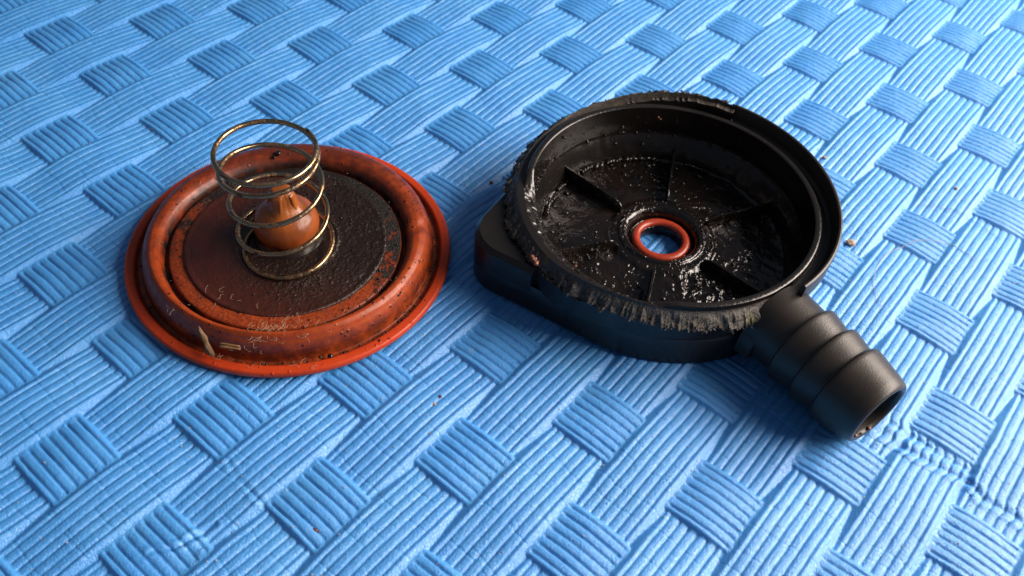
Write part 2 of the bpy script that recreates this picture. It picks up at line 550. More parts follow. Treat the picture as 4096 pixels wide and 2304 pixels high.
V, F = revolve(densify(fillet(prof, .03, 3), .05), 320, dia_disp)
SH = np.array([-.17, -.13])              # the raised middle has slid a little towards the viewer
rr_ = np.hypot(V[:, 0], V[:, 1]); kk = 1 - np.clip((rr_ - 2.26) / .40, 0, 1)
V[:, 0] += SH[0] * kk; V[:, 1] += SH[1] * kk
mo = obj('membrane', V, F, M_DIA, dia, sharp=0)
mo.data.attributes.new('profile_radius', 'FLOAT', 'POINT').data.foreach_set('value', rr_.astype(np.float32))
pp = [(1.89, .50), (1.885, .555), (1.865, .570), (1.82, .570), (1.78, .560), (1.3, .553), (1.0, .56), (.95, .585), (.90, .56), (.70, .565), (.0, .57)]


def plate_disp(T, Rr, Z):
    x, y = Rr * np.cos(T), Rr * np.sin(T)
    k = np.clip(.5 + .5 * x + .4 * fbm(x * 2, y * 2, 71, 3) - .15 * y, 0, 1) * (Rr < 1.85) * (Rr > .05)
    return Rr, Z + k * (.008 * fbm(x * 7, y * 7, 70, 4) + .0035 * vnoise(x * 24, y * 24, 75))


V, F = revolve(densify(fillet(pp, .02, 2), .022), 360, plate_disp)
obj('centre_plate', V, F, M_PLATE, dia, sharp=0).location = (SH[0], SH[1], 0)
# post: rounded bulb with a neck and a split cross-shaped tip
pk = [(.68, .54), (.64, .60), (.60, .66), (.58, .72), (.60, .78), (.615, .86), (.610, .95), (.585, 1.04), (.54, 1.13), (.475, 1.20), (.42, 1.25),
      (.345, 1.30), (.28, 1.37), (.235, 1.45), (.215, 1.54), (.20, 1.66), (.17, 1.71), (.0, 1.73)]


def post_disp(T, Rr, Z):
    # four windows scooped out of the neck leave four prongs
    up = np.clip((Z - 1.16) / .22, 0, 1)
    lobes = .5 + .5 * np.cos(4 * (T - R_(28)))
    f = 1 - up * .10 * (1 - lobes ** .6) + up * .06 * lobes ** 2
    return Rr * f + .004 * vnoise(T * 6, Z * 9, 80), Z


V, F = revolve(densify(fillet(pk, .03, 2), .03), 160, post_disp)
obj('bulb_post', V, F, M_AMB, dia, sharp=0).location = (SH[0] * .25, SH[1] * .25, 0)


def fin(ang, r0, r1, z0, z1, th, lean=0.0):
    pts = [(r0, z0), (r1 + .12, z0), (r1 + .05, z0 + .10), (r1, z0 + .2), (r1 - .03, z1 - .06), (r1 - .07, z1), (r0, z1)]
    pts = fillet(pts, .05, 3)
    V = []; k = len(pts); c, s = math.cos(ang), math.sin(ang)
    for d, sh in ((-th, 0), (-th * .75, .02), (th * .75, .02), (th, 0)):
        for r, z in pts:
            rr = r + (sh - .02) * (1 if r > r0 else 0)
            V.append((rr * c - d * s, rr * s + d * c, z - (.02 if sh == 0 and z > z1 - .01 else 0)))
    F = [tuple(range(k))[::-1]]
    for L in range(3):
        for i in range(k):
            j = (i + 1) % k
            F.append((L * k + i, L * k + j, (L + 1) * k + j, (L + 1) * k + i))
    F.append(tuple(range(3 * k, 4 * k)))
    return V, F


for k in range(4):
    V, F = fin(R_(28 + 90 * k), .04, .275, 1.20, 1.68, .085)
    obj('prong', V, F, M_AMB, dia, sharp=35).location = (SH[0] * .25, SH[1] * .25, 0)

# oil droplets and grit on the disc


def blob(x, y, z, r, squash=.6, seed=0, ax=1.0):
    bm = bmesh.new(); bmesh.ops.create_icosphere(bm, subdivisions=1 if r < .03 else 2, radius=1)
    a = random.uniform(0, 6.3)
    V = []
    for v in bm.verts:
        q = v.co * (1 + .22 * mnoise.noise(v.co * 1.7 + Vector((seed * 3.1, 0, 0))))
        X, Y = q.x * r * ax, q.y * r
        V.append((x + X * math.cos(a) - Y * math.sin(a), y + X * math.sin(a) + Y * math.cos(a), z + q.z * r * squash))
    F = [tuple(v.index for v in f.verts) for f in bm.faces]
    bm.free()
    return V, F


def dia_z(r):
    P = sorted([(a, b) for a, b in prof[5:]])
    xs = [p[0] for p in P]; zs = [p[1] for p in P]
    if r < 1.9: return .565
    return float(np.interp(r, xs, zs))


parts = []
for k in range(170):
    a = random.uniform(0, 2 * math.pi)
    if random.random() < .55: a = random.gauss(R_(-75), .5)
    r = random.choice([random.uniform(2.76, 2.88), random.uniform(2.76, 3.05), random.uniform(1.95, 2.1), random.uniform(2.3, 2.7)])
    if r > 2.93 and random.random() < .6: r = 2.82
    rad = random.choice([.012, .016, .02, .028, .012])
    parts.append(blob(r * math.cos(a), r * math.sin(a), dia_z(r) + rad * .2, rad, .6, k))
for (px, py, z, rad) in ((278, 153, .69, .07), (274, 157, .66, .04), (348, 338, .2, .06), (354, 336, .2, .045), (330, 356, .22, .05), (320, 357, .22, .03)):
    p = ground(px, py, z); parts.append(blob(p[0] - DX, p[1] - DY, z, rad, .7, rad * 99))
for k in range(260):       # wet grains around the plate's black half
    r = 1.75 * math.sqrt(random.random()); a = random.gauss(R_(-20), 1.0)
    if r < .75: continue
    parts.append(blob(r * math.cos(a), r * math.sin(a), .565, random.uniform(.010, .022), .7, k))
V, F = merge(parts)
tag(obj('oil_droplets', V, F, M_OIL, dia, sharp=0), kind='stuff')

# ------------------------------------------------------------------ spring
spr = thing('coil_spring', 'tall open wire coil spring standing round the post of the orange disc', 'spring', (DX, DY, 0))
# height at whole half turns (front = 0, back = .5 ...), measured down from the top
key_t = [-.39, 0, .5, 1.0, 1.5, 2.0, 2.5, 3.0, 3.5, 4.0, 4.4]
key_z = [2.835, 2.82, 2.79, 2.578, 2.27, 1.893, 1.58, 1.212, .885, .61, .595]


def spline(xs, ys, x):
    xs = np.array(xs); ys = np.array(ys); d = np.gradient(ys, xs)
    i = np.clip(np.searchsorted(xs, x) - 1, 0, len(xs) - 2)
    h = xs[i + 1] - xs[i]; t = (x - xs[i]) / h
    return ((2 * t ** 3 - 3 * t * t + 1) * ys[i] + (t ** 3 - 2 * t * t + t) * h * d[i] +
            (-2 * t ** 3 + 3 * t * t) * ys[i + 1] + (t ** 3 - t * t) * h * d[i + 1])


front = math.atan2(-.389, -.539)
path = []
for t in np.linspace(-.39, 4.4, 620):
    z = float(spline(key_z and key_t, key_z, np.array([t]))[0])
    k = (z - .6) / 2.2
    Rr = .8245 + .034 * k + .008 * math.sin(t * 2.3)
    a = front - 2 * math.pi * t
    path.append((-.26 - .03 * k + Rr * math.cos(a), -.31 + .16 * k + Rr * math.sin(a), z))


def wr(s, a):
    return .0455 + .003 * mnoise.noise(Vector((s * 260, math.cos(a), math.sin(a)))) + .004 * max(0, mnoise.noise(Vector((s * 90, 3, 1))) - .25)


V, F = tube(path, .036, 14, wr)
tag(obj('wire', V, F, M_WIRE, spr, sharp=60))
parts = []
for k in range(70):
    i = random.randrange(4, 610); p = path[i]; a = random.uniform(0, 6.28)
    parts.append(blob(p[0] + .034 * math.cos(a), p[1] + .034 * math.sin(a), p[2] + .02 * math.sin(a * 3), random.uniform(.008, .017), .8, k))
parts.append(blob(path[2][0], path[2][1], path[2][2] + .02, .045, .9, 5))
V, F = merge(parts)
tag(obj('oil_specks', V, F, M_OIL, spr, sharp=0), kind='stuff')

# ------------------------------------------------------------------ valve cover
KX, KY = 6.28, .35
cov = thing('valve_cover', 'round black plastic valve cover sawn open with an oily ribbed inside', 'valve cover', (KX, KY, 0))

# lower body with a rounded corner pointing to the upper left of the picture
NA = 420
th = np.linspace(0, 2 * np.pi, NA, endpoint=False)


def ear_radius(th, half=2.94, rc=.72, ang=R_(144)):
    """distance from the centre to the outline: circle joined to one square corner"""
    out = np.full(th.shape, 2.93)
    c = half - rc
    for i, t in enumerate(th):
        a = (t - ang + np.pi) % (2 * np.pi) - np.pi
        if abs(a) < R_(45):
            d = np.array([math.cos(a + R_(45)), math.sin(a + R_(45))])       # square corner at 45 deg
            r = min(half / max(d[0], 1e-6), half / max(d[1], 1e-6))
            p = d * r
            if p[0] > c and p[1] > c:
                b = d @ np.array([c, c]); r = b + math.sqrt(max(0, b * b - 2 * c * c + rc * rc))
            out[i] = max(out[i], r)
    return out


rad = ear_radius(th)
isx = (rad - 2.93) > .004
lev = [(0.93, .05, 0), (.985, .045, 0), (1.0, .09, 0), (1.0, .40, 0), (1.0, .70, 0), (.995, .735, 0), (.90, .745, 0)]
V = []
for s_, z_, _ in lev:
    V += [(r * s_ * math.cos(t), r * s_ * math.sin(t), z_) for r, t in zip(rad, th)]
F = []
for L in range(len(lev) - 1):
    for i in range(NA):
        j = (i + 1) % NA
        F.append((L * NA + i, L * NA + j, (L + 1) * NA + j, (L + 1) * NA + i))
obj('base_plate', V, F, M_BLK, cov, sharp=40)
# raised ear block on that corner (chamfered top)
ei = [i for i in range(NA) if R_(-39) < ((th[i] - R_(144)) + np.pi) % (2 * np.pi) - np.pi < R_(20)]
V = []; F = []
rings = [(0, .60), (0.003, 1.06), (.10, 1.16)]
n = len(ei)
for ins, z_ in rings:
    for i in ei:
        r = rad[i] + .004 - ins
        V.append((r * math.cos(th[i]), r * math.sin(th[i]), z_))
for i in ei: V.append((2.80 * math.cos(th[i]), 2.80 * math.sin(th[i]), 1.16))
for i in ei: V.append((2.80 * math.cos(th[i]), 2.80 * math.sin(th[i]), .60))
for L in range(4):
    for i in range(n - 1):
        F.append((L * n + i, L * n + i + 1, (L + 1) * n + i + 1, (L + 1) * n + i))
for e, fl in ((0, 1), (n - 1, 0)):
    f = [L * n + e for L in range(5)]
    F.append(tuple(f if fl else f[::-1]))
obj('corner_block', V, F, M_BLK, cov, sharp=25)

# ---- round wall with its groove; the outer rim is sawn away over most of the turn
CUT0, CUT1 = R_(8), R_(259)          # sawn from 24 deg round to 259 deg (counter-clockwise)


def sm(a, b, x):
    t = np.clip((x - a) / (b - a), 0, 1); return t * t * (3 - 2 * t)


def wall_mesh(t0, t1, n, cut):
    T = np.linspace(t0, t1, n)
    x = np.cos(T); y = np.sin(T)
    cols = []            # each (r, z, rough)
    one = np.ones(n)
    if not cut:
        for r, z in [(2.90, .70), (2.905, 1.15), (2.96, 1.24), (3.12, 1.28), (3.155, 1.34), (3.165, 1.72), (3.155, 1.765), (3.125, 1.78), (3.095, 1.77), (3.075, 1.72),
                     (3.06, 1.50), (3.03, 1.44)]:
            cols.append((r * one, z * one))
    else:
        # how far round the cut we are: near-side and left cuts are lower and wider
        q = (T - CUT0) / (CUT1 - CUT0)
        ztop = 1.78 - .36 * sm(.04, .42, q) - .02 * sm(.6, .9, q) + .10 * sm(.93, 1, q)
        rout = 3.16 + .06 * sm(.25, .5, q) - .16 * sm(.55, .75, q) + .04 * sm(.8, 1, q)
        zout = ztop - .03 - .13 * sm(.02, .25, q) - .03 * sm(.3, .6, q)
        jag = -.02 + .05 * fbm(T * 9, T * 0 + 1, 91, 4) + .045 * np.maximum(0, vnoise(T * 34, T * 0, 92)) + .03 * np.maximum(0, vnoise(T * 75, T * 0, 93))
        rr = rout + jag
        zz = zout - .05 * np.abs(vnoise(T * 28, T * 0 + 5, 94)) - .5 * np.maximum(0, jag - .04)
        jag2 = 1 + .6 * np.exp(-((q - .92) / .06) ** 2)
        rr = rout + jag * jag2
        wr_ = 2.90 + .25 * np.exp(-((T - R_(167)) / R_(26)) ** 2)
        rin = 3.0 + .07 * (1 - sm(0, .15, q)) - .135 * sm(.60, .76, q)
        zin = ztop + .03 * sm(.60, .76, q)
        cols.append((wr_, .70 * one)); cols.append((wr_ + .005, 1.10 * one)); cols.append((wr_ + .02, zz - .03))
        cols.append((rr - .03, zz - .035)); cols.append((rr, zz))
        NS = 12
        for k in range(1, NS):
            f = k / NS
            r = rr * (1 - f) + rin * f; z = zz * (1 - f) + zin * f
            tooth = .030 * np.tanh(3.5 * vnoise(T * 30 + .8 * f, np.full(n, .35 * k / 4), 95)) + .014 * vnoise(T * 95, np.full(n, k * 1.7), 96) + .018 * vnoise(T * 17, np.full(n, k * .55), 97)
            e = math.sin(math.pi * min(1, f * 1.15))
            cols.append((r, z + tooth * (e + .15)))
        cols.append((rin, np.minimum(zin, 1.50)))
    ncut = len(cols)
    # groove floor and inner lip; at the left the saw also took the lip
    q2 = (T - R_(118)) / R_(98)
    left = sm(0, .15, q2) * (1 - sm(.85, 1, q2)) if cut else 0 * one
    gr = 1.42 * one + .03 * left
    if cut:
        gr = gr + .05 * sm(.60, .76, q)
        cols += [(np.minimum(2.99, rin - .004), gr), (np.minimum(2.90, rin - .008), gr), (np.minimum(2.865, rin - .012), gr)]
    else:
        cols += [(2.99 * one, gr), (2.90 * one, gr), (2.865 * one, gr)]
    lipz = 1.57 - .16 * left
    for k in range(9):
        f = k / 8
        r = 2.845 - .125 * f - .10 * f * left
        z = lipz - .02 * abs(2 * f - 1) ** 3 - .12 * f * left
        z = z + left * (.020 * vnoise(T * 24, np.full(n, k * .4), 101) + .009 * vnoise(T * 60, np.full(n, k * .5), 102))
        cols.append((r, z))
    wallr = lambda z: 2.46 + .235 * sm(.35, 1.0, np.array(z)) + .03 * sm(1.0, 1.5, np.array(z))
    for z in (1.34, 1.2, 1.0, .93, .88, .7, .55, .45, .38, .33):
        bump_ = .012 * vnoise(T * 20, np.full(n, z * 7), 103) * (z < 1.0)
        cols.append((wallr(z) * one + bump_ + (.02 if z in (.93,) else 0), z * one))
    k = len(cols)
    V = np.zeros((k, n, 3))
    for a, (r, z) in enumerate(cols):
        V[a, :, 0] = r * x; V[a, :, 1] = r * y; V[a, :, 2] = z
    return V.reshape(-1, 3), k, n, ncut


def strip_faces(k, n, rows):
    F = []
    for a in rows:
        for i in range(n - 1):
            F.append((a * n + i, a * n + i + 1, (a + 1) * n + i + 1, (a + 1) * n + i))
    return np.array(F)


def sub(name, V, F, mat, parent, sharp=40):
    uq, inv = np.unique(F, return_inverse=True)
    return obj(name, V[uq], inv.reshape(F.shape), mat, parent, sharp=sharp)


Vi, ki, ni, ci = wall_mesh(CUT1 - 2 * math.pi, CUT0, 260, False)
Vc, kc, nc, cc = wall_mesh(CUT0, CUT1, 1500, True)
# intact outer rim with closed ends
Fi = strip_faces(ki, ni, range(0, ci))
ends = []
rim = obj('outer_rim', *(lambda uq, inv: (Vi[uq], inv.reshape(Fi.shape)))(*np.unique(Fi, return_inverse=True)), M_NOZ, cov, sharp=40)
nE = ci - 1
for e in (0, ni - 1):
    f = tuple(range(nE))
    obj('rim_end', [tuple(Vi[a * ni + e]) for a in range(1, ci)], [f if e == 0 else f[::-1]], M_CUT, cov, smooth=False)
sub('wall', Vc, strip_faces(kc, nc, range(0, 2)), M_BLK, cov)
sub('sawn_edge', Vc, strip_faces(kc, nc, range(2, cc)), M_CUT, cov, sharp=60)
Vg = np.concatenate([Vi, Vc])
Fg = np.concatenate([strip_faces(ki, ni, range(ci, ci + 3)), strip_faces(kc, nc, range(cc, cc + 3)) + len(Vi)])
sub('rim_groove', Vg, Fg, M_BLK, cov)
Fg = np.concatenate([strip_faces(ki, ni, range(ci + 2, ci + 11)), strip_faces(kc, nc, range(cc + 2, cc + 11)) + len(Vi)])
sub('inner_lip', Vg, Fg, mat_black('oily_black_lip', rough=.24, nsc=14, bd=.012, coat=.2), cov, sharp=60)
Fg = np.concatenate([strip_faces(ki, ni, range(ci + 11, ki - 1)), strip_faces(kc, nc, range(cc + 11, kc - 1)) + len(Vi)])
sub('inner_wall', Vg, Fg, M_WALL, cov, sharp=60)


# ---- floor
def floor_disp(T, Rr, Z):
    x, y = Rr * np.cos(T), Rr * np.sin(T)
    e = np.clip((Rr - 1.0) / .12, 0, 1) * np.clip((2.52 - Rr) / .1, 0, 1)
    h = .034 * fbm(x * 2.2, y * 2.2, 110, 2) + .006 * np.maximum(0, vnoise(x * 9, y * 9, 115))
    # thick sludge between the two near ribs
    dx, dy = x + .58, y + 1.35
    d = np.hypot(dx * .9, dy)
    sl = np.clip(1 - d / .85, 0, 1)
    d2 = np.hypot(x + 1.75, y + .35)
    sl2 = np.clip(1 - d2 / .4, 0, 1)
    cell = vnoise(x * 7, y * 7, 120) + .6 * vnoise(x * 15, y * 15, 121)
    h = h + np.maximum(sl, .7 * sl2) ** .6 * (.085 * np.maximum(cell, -.2) + .012)
    rimdrop = .04 * np.clip((Rr - 2.3) / .2, 0, 1) ** 2
    return Rr, Z + h * e + rimdrop * (.8 + .6 * vnoise(T * 9, T * 0, 130))


fp = [(2.52, .40), (2.45, .345), (1.10, .40), (1.04, .44), (.98, .46), (.86, .465), (.83, .51), (.76, .51), (.70, .45), (.665, .36), (.655, .27), (.60, .26), (.47, .26), (.44, .24), (.43, .06)]
V, F = revolve(densify(fillet(fp, .025, 2), .024), 560, floor_disp)
obj('floor', V, F[:, ::-1], M_WET, cov, sharp=0)

# six low ribs running out from the hub
for k, a in enumerate((28, -29, -94, -155, 149, 88)):
    a = R_(a); c, s = math.cos(a), math.sin(a)
    r0, r1 = 1.02, 2.60
    N = 26; V = []; F = []
    for i in range(N + 1):
        f = i / N; r = r0 + (r1 - r0) * f
        top = .62 + .05 * f + .012 * mnoise.noise(Vector((r * 5, k, 0))) - .10 * max(0, 1 - f * 9) ** 2
        th_ = .030 + .006 * mnoise.noise(Vector((r * 7, k * 2.0, 3)))
        for d, z in ((-th_ * 1.9, .33), (-th_ * 1.2, .45), (-th_, top - .02), (-th_ * .5, top), (th_ * .5, top), (th_, top - .02), (th_ * 1.2, .45), (th_ * 1.9, .33)):
            V.append((r * c - d * s, r * s + d * c, z))
    for i in range(N):
        for j in range(7):
            F.append((i * 8 + j, (i + 1) * 8 + j, (i + 1) * 8 + j + 1, i * 8 + j + 1))
    F.append(tuple(range(8))); F.append(tuple(range(N * 8 + 7, N * 8 - 1, -1)))
    obj('rib', V, F, M_WET, cov, sharp=50)

# seal ring in the hub
tor = [(.508 + .086 * math.cos(a), .315 + .07 * math.sin(a)) for a in np.linspace(0, 2 * math.pi, 24, endpoint=False)]
V, F = revolve(tor, 128, None, closed=True)
obj('seal_ring', V, F[:, ::-1], M_SEAL, cov, sharp=0)

# oil drops on floor, walls and lip
parts = []
for k in range(170):
    a = random.uniform(0, 2 * math.pi); r = 1.05 + 1.4 * math.sqrt(random.random())
    if abs(r - 2.45) > .06 and random.random() < .25: r = random.gauss(2.44, .03)
    z = .37 if r > 1.05 else .45
    parts.append(blob(r * math.cos(a), r * math.sin(a), z + .012, random.choice([.014, .018, .022, .03, .045]) * random.uniform(.8, 1.2), .55, k, random.uniform(1, 1.8)))
for k in range(150):
    a = random.uniform(0, 2 * math.pi); r = random.uniform(.76, 1.02)
    parts.append(blob(r * math.cos(a), r * math.sin(a), .458, random.uniform(.010, .024), .55, k, 1.3))
for k in range(150):       # drops clinging to the wall
    a = random.uniform(R_(-10), R_(170)); z = random.choice([random.uniform(.5, 1.4), random.gauss(.92, .03)])
    r = 2.46 + .235 * float(sm(.35, 1.0, np.array(z))) - .004
    parts.append(blob(r * math.cos(a), r * math.sin(a), z, random.choice([.012, .016, .022, .032]), 1.0, k))
for k in range(120):
    a = random.uniform(0, 2 * math.pi); r = random.uniform(2.72, 2.84)
    if random.random() < .5: continue
    if R_(118) < a < R_(216): continue
    parts.append(blob(r * math.cos(a), r * math.sin(a), 1.57, random.uniform(.007, .014), .6, k))
for k in range(14):        # beads along the far foot of the wall and on rib tops
    a = R_(random.uniform(48, 92)); r = 2.40 + random.uniform(-.02, .02)
    parts.append(blob(r * math.cos(a), r * math.sin(a), .42, random.uniform(.03, .055), .6, k, 1.8))
for a0_, a1_, rr0, zz0, th0 in ((36, 62, 2.425, .40, .045), (66, 80, 2.42, .40, .040), (92, 99, 2.40, .40, .04), (103, 118, 2.38, .40, .035), (8, 22, 2.42, .40, .035),
                               (70, 175, .845, .51, .020), (225, 262, .77, .50, .022), (290, 330, .83, .51, .018), (-75, -58, 1.02, .45, .03)):
    P = []
    for i, a in enumerate(np.linspace(R_(a0_), R_(a1_), 60)):
        q = rr0 + .012 * math.sin(i * .9) + .02 * mnoise.noise(Vector((a * 9, 2, 1)))
        P.append((q * math.cos(a), q * math.sin(a), zz0 + .008 * math.sin(i * .7)))
    parts.append(tube(P, th0, 8, lambda f, b, t0=th0, s0=a0_: t0 * (.65 + .6 * abs(mnoise.noise(Vector((f * 7 + s0, 1, 0)))) ** .6) * min(1, 12 * f + .1, 12 * (1 - f) + .1)))
V, F = merge(parts)
tag(obj('oil_droplets', V, F, M_OIL, cov, sharp=0), kind='stuff')

# burrs and swarf hanging from the saw cut
parts = []


def spike(p, d, L, w):
    d = np.array(d); d = d / np.linalg.norm(d)
    s_ = np.cross(d, [random.random(), random.random(), random.random()]); s_ /= np.linalg.norm(s_)
    t_ = np.cross(d, s_)
    mid = p + d * L * .5 + s_ * random.uniform(-.3, .3) * L
    V = [p + s_ * w, p - s_ * w * .5 + t_ * w, p - s_ * w * .5 - t_ * w, mid + s_ * w * .7, mid - s_ * w * .4 + t_ * w * .6, mid - s_ * w * .4 - t_ * w * .6, p + d * L + t_ * random.uniform(-.3, .3) * L]
    F = [(0, 1, 4, 3), (1, 2, 5, 4), (2, 0, 3, 5), (3, 4, 6), (4, 5, 6), (5, 3, 6), (2, 1, 0)]
    return V, F


Vc3 = Vc.reshape(kc, nc, 3)
for k in range(520):
    i = random.randrange(nc)
    row = random.choice([3, 4, 4, 4, 5, 6])
    q = i / nc
    heavy = 1.0 + 1.2 * math.exp(-((q - .93) / .07) ** 2) + .5 * math.exp(-((q - .12) / .1) ** 2)
    p = Vc3[row, i] + rng.normal(0, .008, 3)
    rad_ = Vc3[row, i].copy(); rad_[2] = 0; rad_ /= np.linalg.norm(rad_)
    d = rad_ * random.uniform(.2, 1.2) + np.array([random.gauss(0, .5), random.gauss(0, .5), random.uniform(-1.2, .5)])
    parts.append(spike(p, d, random.uniform(.015, .05) * heavy, random.uniform(.009, .022) * heavy ** .5))
for k in range(120):
    i = random.randrange(nc); row = random.randrange(5, cc - 1)
    p = Vc3[row, i] + np.array([0, 0, .004])
    parts.append(spike(p, np.array([random.gauss(0, 1), random.gauss(0, 1), random.uniform(.1, 1)]), random.uniform(.015, .04), random.uniform(.006, .014)))
i_l = [i for i in range(nc) if R_(125) < CUT0 + (CUT1 - CUT0) * i / nc < R_(210)]
for k in range(50):
    i = random.choice(i_l); row = cc + 3 + random.randrange(0, 9)
    p = Vc3[row, i]
    parts.append(spike(p, np.array([random.gauss(0, 1), random.gauss(0, 1), random.uniform(.0, 1)]), random.uniform(.015, .045), random.uniform(.006, .015)))
V, F = merge(parts)
tag(obj('burrs', V, F, M_CUT, cov, smooth=False), kind='stuff')

# ---- hose nipple
az = math.atan2(-4.84 - KY, 4.91 - KX)
ax = np.array([math.cos(az), math.sin(az), 0.0]); sd = np.array([-ax[1], ax[0], 0.0])
ENDP = np.array([4.91 - KX, -4.84 - KY, .81])
np_prof = [(-2.5, .74), (-2.2, .735), (-1.80, .705), (-1.775, .72), (-1.76, .790), (-1.735, .805), (-1.68, .80), (-1.30, .712), (-1.275, .725), (-1.26, .79), (-1.235, .805), (-1.18, .80),
           (-.82, .715), (-.795, .725), (-.78, .785), (-.755, .80), (-.70, .80), (-.40, .745), (-.16, .70), (-.05, .665), (-.01, .635), (.0, .60), (-.01, .545), (-.06, .52), (-.6, .50), (-1.6, .49)]
pr = densify(fillet(np_prof, .014, 2), .06)
N = 112
V = np.zeros((len(pr), N, 3))
for i, (s_, r) in enumerate(pr):
    for k in range(N):
        a = 2 * math.pi * k / N
        V[i, k] = ENDP + ax * s_ + r * (math.cos(a) * sd + math.sin(a) * np.array([0, 0, 1]))
V[:, :, 2] = np.maximum(V[:, :, 2], .012)
F = []
for i in range(len(pr) - 1):
    for k in range(N):
        k2 = (k + 1) % N
        F.append((i * N + k, i * N + k2, (i + 1) * N + k2, (i + 1) * N + k))
F.append(tuple((len(pr) - 1) * N + k for k in range(N)))
hb = obj('hose_nipple', [tuple(v) for v in V.reshape(-1, 3)], F, M_NOZ, cov, sharp=50)
parts = []
for k in range(22):
    a = random.uniform(-math.pi, -.2) if random.random() < .7 else random.uniform(0, 6.28); s_ = -random.random() ** 1.5 * .5 - .02
    p = ENDP + ax * s_ + .515 * (math.cos(a) * sd + math.sin(a) * np.array([0, 0, 1]))
    parts.append(blob(p[0], p[1], p[2], random.choice([.018, .025, .04]), .8, k))
V, F = merge(parts)
tag(obj('dried_residue', V, F, mat_plain('brown_crusty_residue', (0.16, 0.09, 0.06), rough=.25, nsc=20), cov, sharp=0), kind='stuff')

# ---- boss that carries the nipple: flat sided, arched top
V = []; F = []
sec = []
hw = .80
for a in np.linspace(0, math.pi, 17): sec.append((hw * math.cos(a), .62 + (.76) * math.sin(a) * .92))
sec = [(hw, .42)] + sec + [(-hw, .42)]
for s_ in (-2.50, -2.23, -2.20):
    for dx_, z_ in sec:
        k_ = 1.0 if s_ < -2.21 else .97
        q = ENDP + ax * s_ + sd * dx_ * k_; V.append((q[0], q[1], .42 + (z_ - .42) * k_))
n = len(sec)
for L in range(2):
    for i in range(n):
        j = (i + 1) % n
        F.append((L * n + i, L * n + j, (L + 1) * n + j, (L + 1) * n + i))
F.append(tuple(range(2 * n, 3 * n)))
obj('nipple_boss', V, F, M_NOZ, cov, sharp=30)

# rusty lump lodged in the cut at the left
p = ground(481 + 35, 252, 1.40)
parts = []
for px, py in ((532, 256), (533, 258), (534.5, 260), (536, 262.5), (535, 258), (537, 261)):
    q = ground(px, py, 1.42); parts.append(blob(q[0] - KX, q[1] - KY, 1.40, random.uniform(.03, .055), .8, px))
for px, py in ((538, 180), (545, 172), (549, 160), (552, 163), (660, 121), (658, 119), (777, 302), (700, 285), (531, 200), (575, 268)):
    q = ground(px, py, 1.45); parts.append(blob(q[0] - KX, q[1] - KY, 1.5, random.uniform(.015, .03), .8, px))
V, F = merge(parts)
tag(obj('rusty_grit', V, F, M_RUST, cov, sharp=0), kind='stuff')

# ------------------------------------------------------------------ lint, splinters, hairs, crumbs


def squiggle(p, L, wig, n=12, zamp=.02):
    a = random.uniform(0, 6.28); P = [np.array(p, float)]
    for i in range(n):
        a += random.gauss(0, wig)
        P.append(P[-1] + np.array([math.cos(a), math.sin(a), random.gauss(0, .25) * zamp * 6]) * L / n)
    P = np.array(P); P[:, 2] = np.maximum(P[:, 2], p[2] - .004)
    return P


parts = []
for (px, py, n_, sp_) in ((276, 347, 46, 10), (262, 352, 24, 16), (312, 330, 20, 12), (218, 356, 12, 10), (230, 300, 10, 14), (296, 318, 14, 8), (175, 310, 8, 8), (300, 362, 14, 14)):
    for k in range(n_):
        x_, y_ = px + random.gauss(0, sp_), py + random.gauss(0, sp_ * .35)
        p = ground(x_, y_, .6); r = math.hypot(p[0] - DX, p[1] - DY)
        z = dia_z(min(r, 3.0)); p = ground(x_, y_, z + .01); r = math.hypot(p[0] - DX, p[1] - DY)
        if r > 3.05: continue
        z = dia_z(r) + .02
        parts.append(tube(squiggle((p[0], p[1], z), random.uniform(.05, .26), .6), .0024, 4, None, False))
V, F = merge(parts)
o = obj('lint', V, F, M_LINT, None, sharp=0)
tag(o, 'tuft of fine pale lint fibres stuck on the front of the orange disc', 'lint', kind='stuff')

# straw-like splinter
a0 = ground(226, 346, .60); a1 = ground(239.5, 347.5, .60)
parts = []
for k in range(9):
    off = (k - 4) * .011
    d = (a1 - a0); d2 = d / np.linalg.norm(d); nrm = np.array([-d2[1], d2[0], 0])
    s0 = a0 + nrm * off - d2 * random.uniform(.0, .16); s1 = a1 + nrm * off + d2 * random.uniform(-.02, .03)
    P = [s0 + (s1 - s0) * t + np.array([0, 0, .012 * math.sin(3 * t + k)]) for t in np.linspace(0, 1, 8)]
    parts.append(tube(P, .009, 6))
V, F = merge(parts)
tag(obj('wood_splinter', V, F, M_WOOD, None, sharp=0), 'short straight tan wood splinter lying on the front of the orange disc', 'splinter')
# curled flake
pts = [(199, 328), (201, 333), (204, 338), (206, 343), (208, 349), (212, 355), (213, 358)]
wd = [.02, .05, .06, .045, .07, .05, .012]
V = []; F = []
for i, ((px, py), w_) in enumerate(zip(pts, wd)):
    r = math.hypot(*(ground(px, py, .4)[:2] - np.array([DX, DY])))
    z = .62 - .06 * i if i < 5 else .40 - .06 * (i - 4)
    p = ground(px, py, z)
    for s_ in (-1, -.4, .4, 1):
        for up in (0, .012):
            V.append((p[0] + s_ * w_ * .8, p[1] - s_ * w_ * .5, p[2] + .04 * (1 - s_ * s_) + up + .012 * math.sin(i * 2.1 + s_ * 3)))
for i in range(len(pts) - 1):
    for s_ in range(3):
        a = i * 8 + s_ * 2; b = a + 8
        F += [(a + 1, a + 3, b + 3, b + 1), (a, b, b + 2, a + 2)]
    a = i * 8; b = a + 8
    F += [(a, a + 1, b + 1, b), (a + 7, a + 6, b + 6, b + 7)]
F += [(0, 2, 4, 6, 7, 5, 3, 1)]; e = (len(pts) - 1) * 8; F += [(e + 1, e + 3, e + 5, e + 7, e + 6, e + 4, e + 2, e)]
